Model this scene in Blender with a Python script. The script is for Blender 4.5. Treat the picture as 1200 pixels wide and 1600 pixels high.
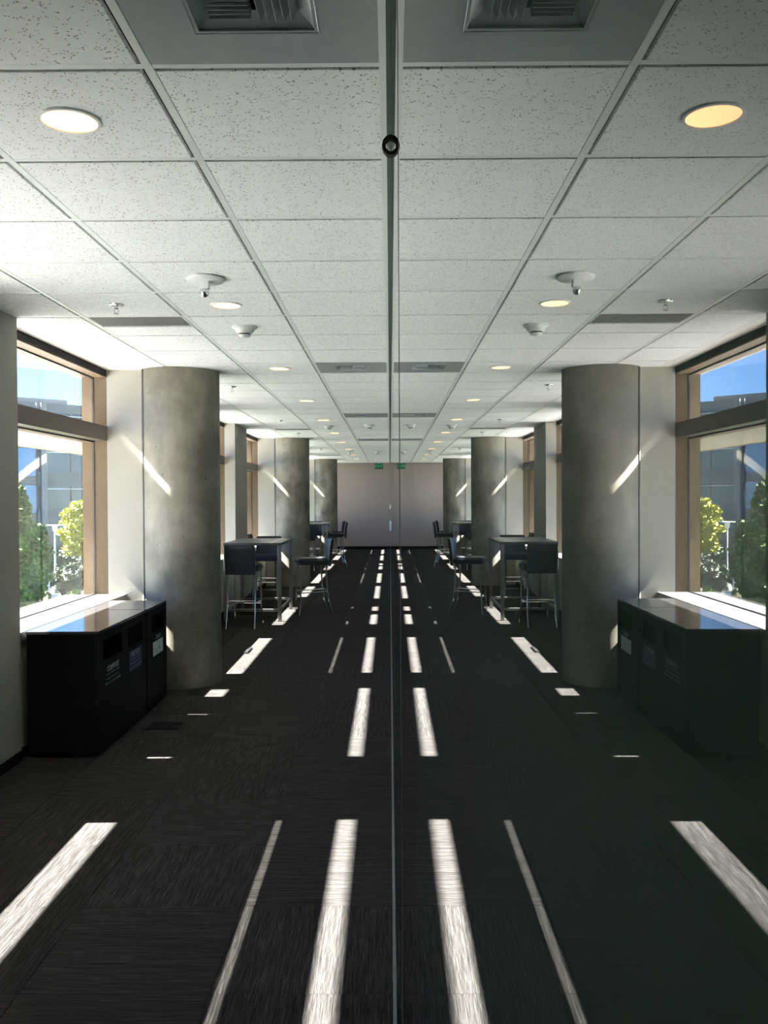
import bpy, bmesh, math, random
from mathutils import Vector, Matrix
random.seed(7)
sc = bpy.context.scene
for o in list(bpy.data.objects): bpy.data.objects.remove(o)
COL = sc.collection
PI = math.pi

# ------------------------------------------------------------------ camera
H, CZ, T = 2.664, 1.572, 0.6096           # ceiling height, eye height, ceiling module
FPX, YAW, PITCH, ROLL = 1385.97, -0.00674, -0.01546, -0.00501
cy, sy, cp, sp, cr, sr = math.cos(YAW), math.sin(YAW), math.cos(PITCH), math.sin(PITCH), math.cos(ROLL), math.sin(ROLL)
fw = Vector((sy*cp, cy*cp, sp)); rt = Vector((cy, -sy, 0)); up = rt.cross(fw)
r2 = cr*rt + sr*up; u2 = -sr*rt + cr*up
cam_d = bpy.data.cameras.new('camera'); cam = bpy.data.objects.new('camera', cam_d); COL.objects.link(cam)
cam.matrix_world = Matrix(((r2.x, u2.x, -fw.x, -0.0077), (r2.y, u2.y, -fw.y, 0.0), (r2.z, u2.z, -fw.z, CZ), (0, 0, 0, 1)))
cam_d.sensor_fit = 'VERTICAL'; cam_d.sensor_height = 36.0; cam_d.lens = FPX/1600*36.0
cam_d.clip_start = 0.002; cam_d.clip_end = 1000
sc.camera = cam
# ------------------------------------------------------------------ sky, sun, exposure
EL, AZ = math.atan(1.03), math.radians(1.5)
w = bpy.data.worlds.new('world'); sc.world = w; w.use_nodes = True
nt = w.node_tree; nt.nodes.clear()
sky = nt.nodes.new('ShaderNodeTexSky'); sky.sky_type = 'NISHITA'; sky.sun_disc = False
sky.sun_elevation = EL; sky.sun_rotation = math.radians(270); sky.air_density = 1.0; sky.dust_density = 0.0; sky.ozone_density = 3.0; sky.altitude = 1500
bg = nt.nodes.new('ShaderNodeBackground'); bg.inputs[1].default_value = 0.45
wo = nt.nodes.new('ShaderNodeOutputWorld'); tint = nt.nodes.new('ShaderNodeMix'); tint.data_type = 'RGBA'; tint.blend_type = 'MULTIPLY'; tint.inputs[0].default_value = 1.0; tint.inputs[7].default_value = (0.80, 1.12, 1.60, 1)
nt.links.new(sky.outputs[0], tint.inputs[6]); nt.links.new(tint.outputs[2], bg.inputs[0]); nt.links.new(bg.outputs[0], wo.inputs[0])
sun_d = bpy.data.lights.new('sun', 'SUN'); sun_d.energy = 182; sun_d.angle = math.radians(0.53); sun_d.color = (1.0, 0.97, 0.93)
sun = bpy.data.objects.new('sun', sun_d); COL.objects.link(sun)
sd = Vector((math.cos(EL)*math.cos(AZ), math.cos(EL)*math.sin(AZ), -math.sin(EL)))
sun.rotation_euler = sd.to_track_quat('-Z', 'Y').to_euler()
sun.location = (-20, 10, 25)
vs = sc.view_settings; vs.view_transform = 'Standard'; vs.look = 'None'; vs.exposure = 0.0; vs.gamma = 1.0; vs.use_curve_mapping = False
cyc = sc.cycles
cyc.use_denoising = True; cyc.max_bounces = 12; cyc.diffuse_bounces = 6; cyc.glossy_bounces = 6; cyc.transparent_max_bounces = 24
cyc.sample_clamp_indirect = 12.0; cyc.caustics_reflective = True; cyc.caustics_refractive = True

# ------------------------------------------------------------------ materials
def mat(name, col, rough=0.6, metal=0.0, spec=0.5, emit=None, es=0.0):
    m = bpy.data.materials.new(name); m.use_nodes = True
    b = m.node_tree.nodes['Principled BSDF']
    b.inputs['Base Color'].default_value = (*col, 1); b.inputs['Roughness'].default_value = rough
    b.inputs['Metallic'].default_value = metal; b.inputs['Specular IOR Level'].default_value = spec
    if emit: b.inputs['Emission Color'].default_value = (*emit, 1); b.inputs['Emission Strength'].default_value = es
    return m
def N(m, t): return m.node_tree.nodes.new(t)
def L(m, a, b): m.node_tree.links.new(a, b)
def BS(m): return m.node_tree.nodes['Principled BSDF']
def ramp(m, src, stops):
    r = N(m, 'ShaderNodeValToRGB'); e = r.color_ramp.elements
    while len(e) < len(stops): e.new(0.5)
    for k, (p, c) in enumerate(stops): e[k].position = p; e[k].color = (*c, 1)
    L(m, src, r.inputs[0]); return r.outputs[0]
def objco(m, scale=(1, 1, 1), rnd=True):
    tc = N(m, 'ShaderNodeTexCoord'); mp = N(m, 'ShaderNodeMapping'); L(m, tc.outputs['Object'], mp.inputs[0])
    mp.inputs['Scale'].default_value = scale
    if rnd:
        oi = N(m, 'ShaderNodeObjectInfo'); mu = N(m, 'ShaderNodeMath'); mu.operation = 'MULTIPLY'; mu.inputs[1].default_value = 37.0
        L(m, oi.outputs['Random'], mu.inputs[0]); L(m, mu.outputs[0], mp.inputs['Location'])
    return mp.outputs[0]
def noise(m, co, scale, detail=4, rough=0.55):
    n = N(m, 'ShaderNodeTexNoise'); n.inputs['Scale'].default_value = scale; n.inputs['Detail'].default_value = detail; n.inputs['Roughness'].default_value = rough
    L(m, co, n.inputs['Vector']); return n.outputs[0]
def bump(m, src, dist, strength=1.0):
    b = N(m, 'ShaderNodeBump'); b.inputs['Distance'].default_value = dist; b.inputs['Strength'].default_value = strength
    L(m, src, b.inputs['Height']); L(m, b.outputs[0], BS(m).inputs['Normal'])
def mixc(m, fac, a, b, blend='MIX'):
    x = N(m, 'ShaderNodeMix'); x.data_type = 'RGBA'; x.blend_type = blend
    for s, v in ((x.inputs[0], fac), (x.inputs[6], a), (x.inputs[7], b)):
        if hasattr(v, 'links'): L(m, v, s)
        else: s.default_value = v if isinstance(v, float) else (*v, 1)
    return x.outputs[2]
def speckled(name, c0, c1, scale, rough=0.7, metal=0.0, spec=0.5, bmp=0.0):
    m = mat(name, c0, rough, metal, spec); n = noise(m, objco(m), scale)
    L(m, ramp(m, n, [(0.3, c0), (0.7, c1)]), BS(m).inputs['Base Color'])
    if bmp: bump(m, n, bmp)
    return m

M = {}
M['wall'] = speckled('wall_paint', (0.345, 0.322, 0.278), (0.365, 0.34, 0.295), 40, 0.75, bmp=0.0006)
M['endwall'] = speckled('end_wall_paint', (0.39, 0.315, 0.285), (0.42, 0.34, 0.305), 30, 0.8)
M['soffit'] = speckled('white_drywall', (0.76, 0.75, 0.72), (0.79, 0.78, 0.75), 30, 0.8)
M['base'] = speckled('rubber_base', (0.012, 0.011, 0.012), (0.018, 0.017, 0.017), 30, 0.7, spec=0.08)
M['grid'] = speckled('white_enamel', (0.74, 0.75, 0.73), (0.78, 0.79, 0.77), 20, 0.4)
M['white'] = speckled('white_plastic', (0.78, 0.78, 0.75), (0.82, 0.82, 0.79), 20, 0.35)
M['chrome'] = speckled('chrome', (0.70, 0.71, 0.72), (0.78, 0.79, 0.80), 20, 0.14, 1.0)
M['steel'] = speckled('brushed_steel', (0.25, 0.245, 0.235), (0.31, 0.305, 0.29), 60, 0.4, 1.0)
M['bronze'] = speckled('tan_frame', (0.125, 0.089, 0.056), (0.14, 0.10, 0.063), 30, 0.6, spec=0.15)
M['dark'] = speckled('dark_slot', (0.01, 0.01, 0.011), (0.016, 0.016, 0.017), 30, 0.6)
M['cassette'] = speckled('shade_cassette', (0.018, 0.016, 0.016), (0.024, 0.021, 0.021), 30, 0.7, spec=0.1)
M['transom'] = speckled('bronze_transom', (0.105, 0.086, 0.072), (0.12, 0.098, 0.082), 30, 0.5, spec=0.3)
M['gasket'] = speckled('black_gasket', (0.015, 0.015, 0.016), (0.02, 0.02, 0.021), 30, 0.5)
M['sill'] = speckled('white_sill', (0.15, 0.147, 0.143), (0.18, 0.176, 0.17), 60, 0.4)
M['shelf'] = speckled('pale_sunshade_metal', (0.33, 0.295, 0.25), (0.36, 0.32, 0.27), 8, 0.6)
M['reflector'] = speckled('white_reflector', (0.40, 0.40, 0.395), (0.43, 0.43, 0.425), 8, 0.5)
M['greygreen'] = speckled('smoked_backing', (0.12, 0.172, 0.135), (0.13, 0.182, 0.145), 3, 0.8, spec=0.1)
M['bin'] = speckled('black_laminate', (0.009, 0.009, 0.011), (0.012, 0.012, 0.014), 60, 0.5, spec=0.05)
M['bintop'] = speckled('charcoal_laminate_top', (0.035, 0.034, 0.036), (0.045, 0.043, 0.045), 50, 0.12, spec=0.6)
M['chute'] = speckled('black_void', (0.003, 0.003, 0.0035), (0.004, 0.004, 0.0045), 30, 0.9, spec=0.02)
M['label'] = speckled('pale_print', (0.32, 0.32, 0.31), (0.36, 0.36, 0.35), 50, 0.6)
M['blue'] = speckled('blue_label', (0.010, 0.020, 0.075), (0.012, 0.024, 0.09), 50, 0.5)
M['paper'] = speckled('paper', (0.55, 0.58, 0.55), (0.62, 0.65, 0.62), 40, 0.8)
M['leather'] = speckled('black_vinyl', (0.012, 0.012, 0.016), (0.02, 0.02, 0.026), 40, 0.42, bmp=0.001)
M['tabletop'] = speckled('grey_laminate', (0.085, 0.085, 0.085), (0.105, 0.105, 0.10), 40, 0.3)
M['lamp'] = mat('warm_lens', (0.8, 0.7, 0.55), 0.5, emit=(1.0, 0.49, 0.20), es=3.7)
M['green'] = mat('exit_green', (0.008, 0.07, 0.035), 0.5, emit=(0.0, 0.4, 0.15), es=0.04)
M['greenlit'] = mat('exit_letters', (0.05, 0.5, 0.2), 0.5, emit=(0.05, 0.9, 0.4), es=0.22)

# acoustic tile: white, pinholes and short fissures
m = M['tile'] = mat('acoustic_tile', (0.75, 0.75, 0.72), 0.9, spec=0.2)
co = objco(m)
v = N(m, 'ShaderNodeTexVoronoi'); v.inputs['Scale'].default_value = 95; v.inputs['Randomness'].default_value = 1.0
wn = N(m, 'ShaderNodeTexNoise'); wn.inputs['Scale'].default_value = 70; L(m, co, wn.inputs['Vector'])
wm = N(m, 'ShaderNodeVectorMath'); wm.operation = 'MULTIPLY_ADD'; L(m, wn.outputs['Color'], wm.inputs[0]); wm.inputs[1].default_value = (0.012, 0.012, 0.012); L(m, co, wm.inputs[2])
L(m, wm.outputs[0], v.inputs['Vector'])
gate = noise(m, co, 45, 2)
lt = N(m, 'ShaderNodeMath'); lt.operation = 'LESS_THAN'; L(m, v.outputs['Distance'], lt.inputs[0]); lt.inputs[1].default_value = 0.27
gt = N(m, 'ShaderNodeMath'); gt.operation = 'GREATER_THAN'; L(m, gate, gt.inputs[0]); gt.inputs[1].default_value = 0.49
mu = N(m, 'ShaderNodeMath'); mu.operation = 'MULTIPLY'; L(m, lt.outputs[0], mu.inputs[0]); L(m, gt.outputs[0], mu.inputs[1])
n2 = noise(m, co, 18)
L(m, mixc(m, mu.outputs[0], ramp(m, n2, [(0.3, (0.84, 0.84, 0.83)), (0.7, (0.89, 0.89, 0.88))]), (0.28, 0.27, 0.25)), BS(m).inputs['Base Color'])

# carpet tile, stripes along local Y
m = M['carpet'] = mat('striped_carpet', (0.05, 0.045, 0.042), 0.95, spec=0.04)
co = objco(m, (330, 9, 1)); n1 = noise(m, co, 1.0, 3, 0.7)
co2 = objco(m, (120, 4, 1)); n2 = noise(m, co2, 1.0, 2)
c1 = ramp(m, n1, [(0.30, (0.014, 0.0126, 0.0122)), (0.52, (0.034, 0.0312, 0.0298)), (0.72, (0.080, 0.075, 0.072))])
c2 = ramp(m, n2, [(0.35, (0.72, 0.72, 0.72)), (0.65, (1.2, 1.2, 1.2))])
oi = N(m, 'ShaderNodeObjectInfo'); c3 = ramp(m, oi.outputs['Random'], [(0.0, (0.9, 0.9, 0.9)), (1.0, (1.08, 1.08, 1.08))])
L(m, mixc(m, 1.0, mixc(m, 1.0, c1, c2, 'MULTIPLY'), c3, 'MULTIPLY'), BS(m).inputs['Base Color'])
bump(m, n1, 0.003)

# board-smooth concrete with bug holes
m = M['concrete'] = mat('concrete', (0.3, 0.29, 0.26), 0.62, spec=0.35)
co = objco(m); a = noise(m, co, 2.6, 8, 0.6); b_ = noise(m, objco(m, (6, 6, 1.2)), 1.6, 5, 0.6)
c1 = ramp(m, a, [(0.30, (0.098, 0.088, 0.068)), (0.5, (0.19, 0.172, 0.138)), (0.70, (0.28, 0.258, 0.21))])
c2 = ramp(m, b_, [(0.3, (0.8, 0.8, 0.8)), (0.7, (1.15, 1.14, 1.12))])
v = N(m, 'ShaderNodeTexVoronoi'); v.inputs['Scale'].default_value = 11; L(m, co, v.inputs['Vector'])
hn = noise(m, co, 90, 2)
ad = N(m, 'ShaderNodeMath'); ad.operation = 'MULTIPLY_ADD'; L(m, hn, ad.inputs[0]); ad.inputs[1].default_value = 0.10; L(m, v.outputs['Distance'], ad.inputs[2])
hole = N(m, 'ShaderNodeMath'); hole.operation = 'LESS_THAN'; L(m, ad.outputs[0], hole.inputs[0]); hole.inputs[1].default_value = 0.115
L(m, mixc(m, hole.outputs[0], mixc(m, 1.0, c1, c2, 'MULTIPLY'), (0.05, 0.045, 0.04)), BS(m).inputs['Base Color'])
bump(m, a, 0.004)

def glass(name, tint, double=True, k=1.0, f0=0.04):
    """clear sheet: Fresnel-weighted mirror over a tinted clear body, both faces summed"""
    m = bpy.data.materials.new(name); m.use_nodes = True; t = m.node_tree; t.nodes.clear()
    g = N(m, 'ShaderNodeNewGeometry'); d = N(m, 'ShaderNodeVectorMath'); d.operation = 'DOT_PRODUCT'
    L(m, g.outputs['Normal'], d.inputs[0]); L(m, g.outputs['Incoming'], d.inputs[1])
    def mth(op, a, b=None):
        x = N(m, 'ShaderNodeMath'); x.operation = op
        for s, q in zip(x.inputs, (a, b)):
            if q is None: continue
            if hasattr(q, 'links'): L(m, q, s)
            else: s.default_value = q
        return x.outputs[0]
    c = mth('ABSOLUTE', d.outputs['Value']); q = mth('POWER', mth('SUBTRACT', 1.0, c), 5.0)
    F = mth('ADD', mth('MULTIPLY', q, 1-f0), f0)
    R = mth('DIVIDE', mth('MULTIPLY', F, 2.0), mth('ADD', F, 1.0)) if double else F
    R = mth('MULTIPLY', R, k)
    tr = N(m, 'ShaderNodeBsdfTransparent'); tr.inputs[0].default_value = (*tint, 1)
    gl = N(m, 'ShaderNodeBsdfGlossy'); gl.inputs['Roughness'].default_value = 0.0; gl.inputs[0].default_value = (1, 1, 1, 1)
    mx = N(m, 'ShaderNodeMixShader'); L(m, R, mx.inputs[0]); L(m, tr.outputs[0], mx.inputs[1]); L(m, gl.outputs[0], mx.inputs[2])
    o = N(m, 'ShaderNodeOutputMaterial'); L(m, mx.outputs[0], o.inputs[0]); return m
def clear(name, tint):
    m = bpy.data.materials.new(name); m.use_nodes = True; m.node_tree.nodes.clear()
    tr = N(m, 'ShaderNodeBsdfTransparent'); tr.inputs[0].default_value = (*tint, 1)
    o = N(m, 'ShaderNodeOutputMaterial'); L(m, tr.outputs[0], o.inputs[0]); return m
M['pglass'] = glass('partition_glass_face', (0.86, 0.95, 0.90), f0=0.08)
M['pback'] = clear('partition_glass_body', (1, 1, 1))
M['pedge'] = mat('glass_edge_green', (0.07, 0.10, 0.09), 0.3)
M['channel'] = speckled('dull_aluminium', (0.16, 0.17, 0.18), (0.20, 0.21, 0.22), 30, 0.5, 0.6)
M['wglass'] = glass('window_glass_face', (0.80, 0.84, 0.82))
M['wback'] = clear('window_glass_body', (1, 1, 1))

# ------------------------------------------------------------------ mesh helpers
class MB:
    def __init__(s): s.v = []; s.f = []; s.mi = []
    def add(s, vs, fs, mi=0):
        o = len(s.v); s.v += [tuple(q) for q in vs]; s.f += [tuple(o+i for i in f) for f in fs]; s.mi += [mi]*len(fs); return s
    def box(s, x0, x1, y0, y1, z0, z1, mi=0):
        return s.add([(x0,y0,z0),(x1,y0,z0),(x1,y1,z0),(x0,y1,z0),(x0,y0,z1),(x1,y0,z1),(x1,y1,z1),(x0,y1,z1)],
                     [(0,3,2,1),(4,5,6,7),(0,1,5,4),(1,2,6,5),(2,3,7,6),(3,0,4,7)], mi)
    def lathe(s, prof, n=32, c=(0, 0, 0), mi=0, caps=True):
        vs = []
        for r, z in prof:
            for k in range(n):
                a = 2*PI*k/n; vs.append((c[0]+r*math.cos(a), c[1]+r*math.sin(a), c[2]+z))
        fs = [(i*n+k, i*n+(k+1) % n, (i+1)*n+(k+1) % n, (i+1)*n+k) for i in range(len(prof)-1) for k in range(n)]
        if caps: fs += [tuple(range(n-1, -1, -1)), tuple((len(prof)-1)*n+k for k in range(n))]
        return s.add(vs, fs, mi)
    def tube(s, path, rad, n=8, mi=0):
        P = [Vector(p) for p in path]; vs = []
        for i, p in enumerate(P):
            d = (P[min(i+1, len(P)-1)]-P[max(i-1, 0)]).normalized()
            a = d.cross(Vector((0, 0, 1)) if abs(d.z) < 0.9 else Vector((0, 1, 0))).normalized(); b = d.cross(a)
            r = rad[i] if isinstance(rad, (list, tuple)) else rad
            for k in range(n):
                t = 2*PI*k/n; vs.append(p + r*(math.cos(t)*a + math.sin(t)*b))
        fs = [(i*n+k, i*n+(k+1) % n, (i+1)*n+(k+1) % n, (i+1)*n+k) for i in range(len(P)-1) for k in range(n)]
        fs += [tuple(range(n-1, -1, -1)), tuple((len(P)-1)*n+k for k in range(n))]
        return s.add(vs, fs, mi)
    def prism(s, poly, axis, a, b, mi=0):
        def p3(p, t): return {'x': (t, p[0], p[1]), 'y': (p[0], t, p[1]), 'z': (p[0], p[1], t)}[axis]
        n = len(poly)
        return s.add([p3(p, a) for p in poly]+[p3(p, b) for p in poly],
                     [tuple(range(n-1, -1, -1)), tuple(range(n, 2*n))]+[(k, (k+1) % n, n+(k+1) % n, n+k) for k in range(n)], mi)
    def mesh(s, name, mats, bevel=0, seg=1, smooth=False):
        me = bpy.data.meshes.new(name); me.from_pydata(s.v, [], s.f)
        for q in (mats if isinstance(mats, (list, tuple)) else [mats]): me.materials.append(q)
        for p, i in zip(me.polygons, s.mi): p.material_index = i
        bm = bmesh.new(); bm.from_mesh(me); bmesh.ops.recalc_face_normals(bm, faces=bm.faces)
        if bevel: bmesh.ops.bevel(bm, geom=list(bm.edges), offset=bevel, segments=seg, affect='EDGES', clamp_overlap=True)
        if smooth:
            for f in bm.faces: f.smooth = True
            for e in bm.edges: e.smooth = (len(e.link_faces) < 2 or e.calc_face_angle(0) < math.radians(40))
        bm.to_mesh(me); bm.free(); me.update(); return me
    def build(s, name, mats, parent=None, loc=(0, 0, 0), **k): return place(name, s.mesh(name, mats, **k), parent, loc)
def place(name, me, parent=None, loc=(0, 0, 0), rot=(0, 0, 0)):
    o = bpy.data.objects.new(name, me); COL.objects.link(o); o.location = loc; o.rotation_euler = rot; o.parent = parent; return o
def empty(name, loc=(0, 0, 0), rz=0):
    o = bpy.data.objects.new(name, None); COL.objects.link(o); o.location = loc; o.rotation_euler = (0, 0, rz); o.empty_display_size = 0.1; return o
def tag(o, label, cat, group=None, kind=None):
    o['label'] = label; o['category'] = cat
    if group: o['group'] = group
    if kind: o['kind'] = kind
    return o
def copy_tree(o, parent=None):
    c = o.copy(); COL.objects.link(c); c.parent = parent
    for ch in list(o.children): copy_tree(ch, c)
    return c
def text_mesh(s, size, depth=0.0015):
    cu = bpy.data.curves.new('t', 'FONT'); cu.body = s; cu.size = size; cu.extrude = depth; cu.align_x = 'CENTER'; cu.align_y = 'CENTER'; cu.resolution_u = 2
    ob = bpy.data.objects.new('t', cu); COL.objects.link(ob)
    me = bpy.data.meshes.new_from_object(ob.evaluated_get(bpy.context.evaluated_depsgraph_get())); bpy.data.objects.remove(ob); bpy.data.curves.remove(cu); return me
ORD = ['nearest', 'second nearest', 'third nearest', 'fourth nearest', 'fifth nearest', 'sixth nearest', 'seventh nearest', 'eighth nearest', 'ninth nearest', 'tenth nearest', 'farthest']

# ------------------------------------------------------------------ plan
Y0, Y1 = -3.0, 27.4                      # back and far end of the corridor
XW, XF, XG, XO = -2.24, -2.39, -2.505, -2.60   # wall face, frame face, glass, outer face
BAY, YC = 8.534, 7.61
SILL, TB, TT, HD = 0.772, 2.067, 2.190, 2.600
cols = [YC + BAY*k for k in range(0, 3)]
wins = [(2.466, 4.261)]
for c in cols:
    wins += [(c-2.29, c-0.14), (c+0.14, c+2.34)]
    if c+5.185 < Y1: wins.append((c+3.39, c+5.185))

# ------------------------------------------------------------------ floor
fl = tag(MB().box(-2.62, 0.08, Y0, Y1, -0.20, -0.008).build('floor', M['base']), 'dark striped carpet tile floor of the corridor', 'floor', kind='structure')
tme = MB().box(-T/2+0.0006, T/2-0.0006, -T/2+0.0006, T/2-0.0006, -0.008, 0.0).mesh('carpet_tile', M['carpet'], bevel=0.0012)
ty0 = 3.40 - T*11
for j in range(52):
    yc_ = ty0 + (j+0.5)*T
    if yc_ - T/2 < Y0-0.6 or yc_ + T/2 > Y1 + 0.6: continue
    for i in range(4):
        xc = -T*(i+0.5) + 0.02
        o = place('carpet_tile', tme, fl, (xc, yc_, 0))
        turn = random.random() < 0.5
        if i == 0 and j == 10: turn = False
        if i == 0 and j in (11, 12): turn = True
        if turn: o.rotation_euler = (0, 0, PI/2)
# ------------------------------------------------------------------ ceiling
ceil = tag(MB().box(-2.75, 0.12, Y0-0.2, Y1+0.2, H+0.05, H+0.30).build('ceiling', M['dark']), 'suspended ceiling of square white speckled tiles', 'ceiling', kind='structure')  # deck coloured near-black so the gaps between tiles look shaded
MX = [-0.0084, -0.618, -1.2276, -1.8372]           # main runners
YB = 2.255
rows = [j for j in range(-9, 42)]
diff_rows = [-1, 8, 15, 23]; grille_rows = [5, 19, 33]
G = 0.007; BW = 0.012
def tile_mesh(x0, x1, y0, y1):
    mb = MB(); hx, hy = (x1-x0)/2, (y1-y0)/2
    mb.box(-hx, hx, -hy, hy, 0.0, 0.016); return mb.mesh('ceiling_tile', M['tile'], bevel=0.0015)
full = tile_mesh(0, T-2*BW-2*G, 0, T-2*BW-2*G); half = tile_mesh(0, T-2*BW-2*G, 0, T/2-BW-G)
edge = tile_mesh(-2.262, MX[3]-BW-G, 0, T-2*BW-2*G)
for j in rows:
    yc_ = YB + (j+0.5)*T
    if yc_ + T/2 > Y1 or yc_ - T/2 < Y0: continue
    for i in range(3):
        xc = (MX[i]+MX[i+1])/2
        if i == 0 and j in diff_rows: continue
        if i == 2 and j in grille_rows: place('ceiling_tile', half, ceil, (xc, yc_+T/4, H-0.001)); continue
        place('ceiling_tile', full, ceil, (xc, yc_, H-0.001))
    place('ceiling_tile', edge, ceil, ((-2.262+MX[3]-BW-G)/2, yc_, H-0.001))
for x in MX[1:]: MB().box(x-BW+0.004, x+BW+0.004, Y0, Y1, H, H+0.03).build('main_runner', M['grid'], ceil)
ct = MB().box(-T/2+BW+0.0005, T/2-BW-0.0005, -BW, BW, 0.0005, 0.03).mesh('cross_tee', M['grid'])
hx = (MX[3]-BW+2.262)/2 - 0.0005
ct3 = MB().box(-hx, hx, -BW, BW, 0.0005, 0.03).mesh('cross_tee_short', M['grid'])
for j in rows:
    y = YB + j*T
    if y > Y1 or y < Y0: continue
    for i in range(3): place('cross_tee', ct, ceil, ((MX[i]+MX[i+1])/2+0.004, y-0.004, H))
    place('cross_tee', ct3, ceil, ((-2.262+MX[3]-BW)/2+0.002, y-0.004, H))
MB().box(-0.030, -0.012, Y0, Y1, H-0.001, H+0.03).build('wall_angle', M['grid'], ceil)
MB().box(-2.280, -2.2625, Y0, Y1, H-0.002, H+0.03).build('wall_angle', M['grid'], ceil)
MB().box(-2.60, -2.281, Y0, Y1, H, H+0.05).build('soffit_board', M['soffit'], ceil)

# ------------------------------------------------------------------ left wall
wl = empty('wall_left'); tag(wl, 'cream painted window wall with piers on the left', 'wall', kind='structure')
MB().box(XO, -2.262, Y0, Y1, -0.01, SILL-0.055).build('apron', M['wall'], wl)
MB().box(XO, XF-0.09, Y0, Y1, HD+0.008, H+0.05).build('header', M['wall'], wl)
MB().box(XO-0.05, XO-0.001, Y0, Y1, HD+0.01, 5.5).build('spandrel', M['shelf'], wl)
MB().box(XO-0.05, XO-0.001, Y0, Y1, -3.9, SILL-0.06).build('spandrel', M['shelf'], wl)
solid = [(Y0, wins[0][0])]
for a, b in zip(wins[:-1], wins[1:]): solid.append((a[1], b[0]))
solid.append((wins[-1][1], Y1))
for a, b in solid:
    if b-a < 0.4 and b < Y1: MB().box(XF, -2.062, a, b, 0, H+0.04).box(XO, XF, a+0.0145, b-0.0145, 0, H+0.04).build('column_pier', M['wall'], wl)
    else:
        MB().box(XF, XW, a, b, 0, H+0.04).box(XO, XF, a+0.0145, b-0.0145, 0, H+0.04).build('pier', M['wall'], wl)
bl = empty('baseboard_left'); tag(bl, 'black rubber baseboard along the window wall', 'baseboard', kind='structure')
for a, b in solid:
    if not (b-a < 0.4 and b < Y1): MB().box(XW, XW+0.008, a, b, 0, 0.062).build('rubber_strip', M['base'], bl)
for a, b in wins: MB().box(-2.262, -2.254, a, b, 0, 0.062).build('rubber_strip', M['base'], bl)
# ------------------------------------------------------------------ windows
def make_window(n, a, b):
    r = empty('window_%d' % n, (0, (a+b)/2, 0)); r['kind'] = 'structure'; r['category'] = 'window'; h = (b-a)/2
    where = ['closest to the camera, at the left edge of the frame', 'behind the black waste bins', 'just past the first concrete column', 'beside the first bar table', 'just before the second concrete column', 'just past the second concrete column', 'beside the far bar table', 'just before the third concrete column', 'next to the end wall']
    r['label'] = 'tan framed window ' + where[n-1]
    def bx(nm, m, *c, **k): return MB().box(*c).build(nm, M[m], r, **k)
    for s in (-1, 1):
        y0, y1 = (s*h+s*0.014, s*h); bx('jamb', 'bronze', XO, XF, min(y0, y1), max(y0, y1), SILL-0.05, H)
    hi = h-0.0005
    bx('head_frame', 'bronze', XO, XF-0.003, -hi, hi, HD, HD+0.008)
    bx('transom', 'transom', XO+(0.030 if n % 3 == 2 else 0.0405), XF, -hi, hi, TB, TT)
    bx('shade_cassette', 'cassette', XF-0.088, XF, -h, h, HD+0.009, H-0.002)
    bx('sill', 'sill', XG+0.006, XW-0.001, -h-0.0, h, SILL-0.055, SILL)
    bx('outer_sill', 'sill', XO-0.12, XG-0.006, -h, h, SILL-0.055, SILL-0.004)
    for z0, z1 in ((SILL, TB), (TT, HD)):
        g = MB()
        g.box(XG-0.008, XG+0.008, -hi, -hi+0.006, z0, z1); g.box(XG-0.008, XG+0.008, hi-0.006, hi, z0, z1)
        g.box(XG-0.008, XG+0.008, -hi+0.006, hi-0.006, z1-0.012, z1); g.box(XG-0.008, XG+0.008, -hi+0.006, hi-0.006, z0, z0+0.008)
        p = MB(); p.box(XG-0.004, XG+0.004, -hi+0.003, hi-0.003, z0+0.006, z1-0.01)
        p.mi = [1]*6; p.mi[3] = 0                       # reflecting face looks into the room
        pane = p.build('pane', [M['wglass'], M['wback']], r); g.build('gasket', M['gasket'], pane)
    return r
for n, (a, b) in enumerate(wins): make_window(n+1, a, b)

# exterior sunshade below the transom and eyebrow above the head
sh = tag(empty('sunshade', (0, 0, 0)), 'pale horizontal sunshade ledge outside the windows at transom height', 'sunshade')
y = Y0
while y < Y1:
    MB().box(-3.32, -2.626, y, min(y+2.134, Y1), 2.062, 2.092).build('shade_panel', M['shelf'], sh); y += 2.134
for k in range(len(wins)):
    a = Y0 if k == 0 else (wins[k-1][1]+wins[k][0])/2; b = Y1 if k == len(wins)-1 else (wins[k][1]+wins[k+1][0])/2
    MB().box(-3.32, -2.6005, a, b, 2.0925, 2.102).build('reflector_sheet', M['reflector'], sh)
MB().box(-3.345, -3.321, Y0, Y1, 2.056, 2.108).build('edge_trim', M['shelf'], sh)
for a, b in solid:
    if b-a > 0.4: MB().box(-2.70, XO-0.051, (a+b)/2-0.03, (a+b)/2+0.03, 2.03, 2.062).build('bracket', M['steel'], sh)
    MB().box(-3.30, XO-0.051, (a+b)/2-0.02, (a+b)/2+0.02, 2.103, 2.16).build('bracket', M['steel'], sh)
eb = tag(empty('eyebrow_canopy'), 'narrow projecting canopy above the window heads outside', 'canopy')
MB().box(-3.0, XO-0.051, Y0, Y1, 2.922, 3.0).build('canopy_slab', M['shelf'], eb)
MB().box(-3.02, -3.0, Y0, Y1, 2.915, 3.02).build('edge_trim', M['shelf'], eb)

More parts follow.
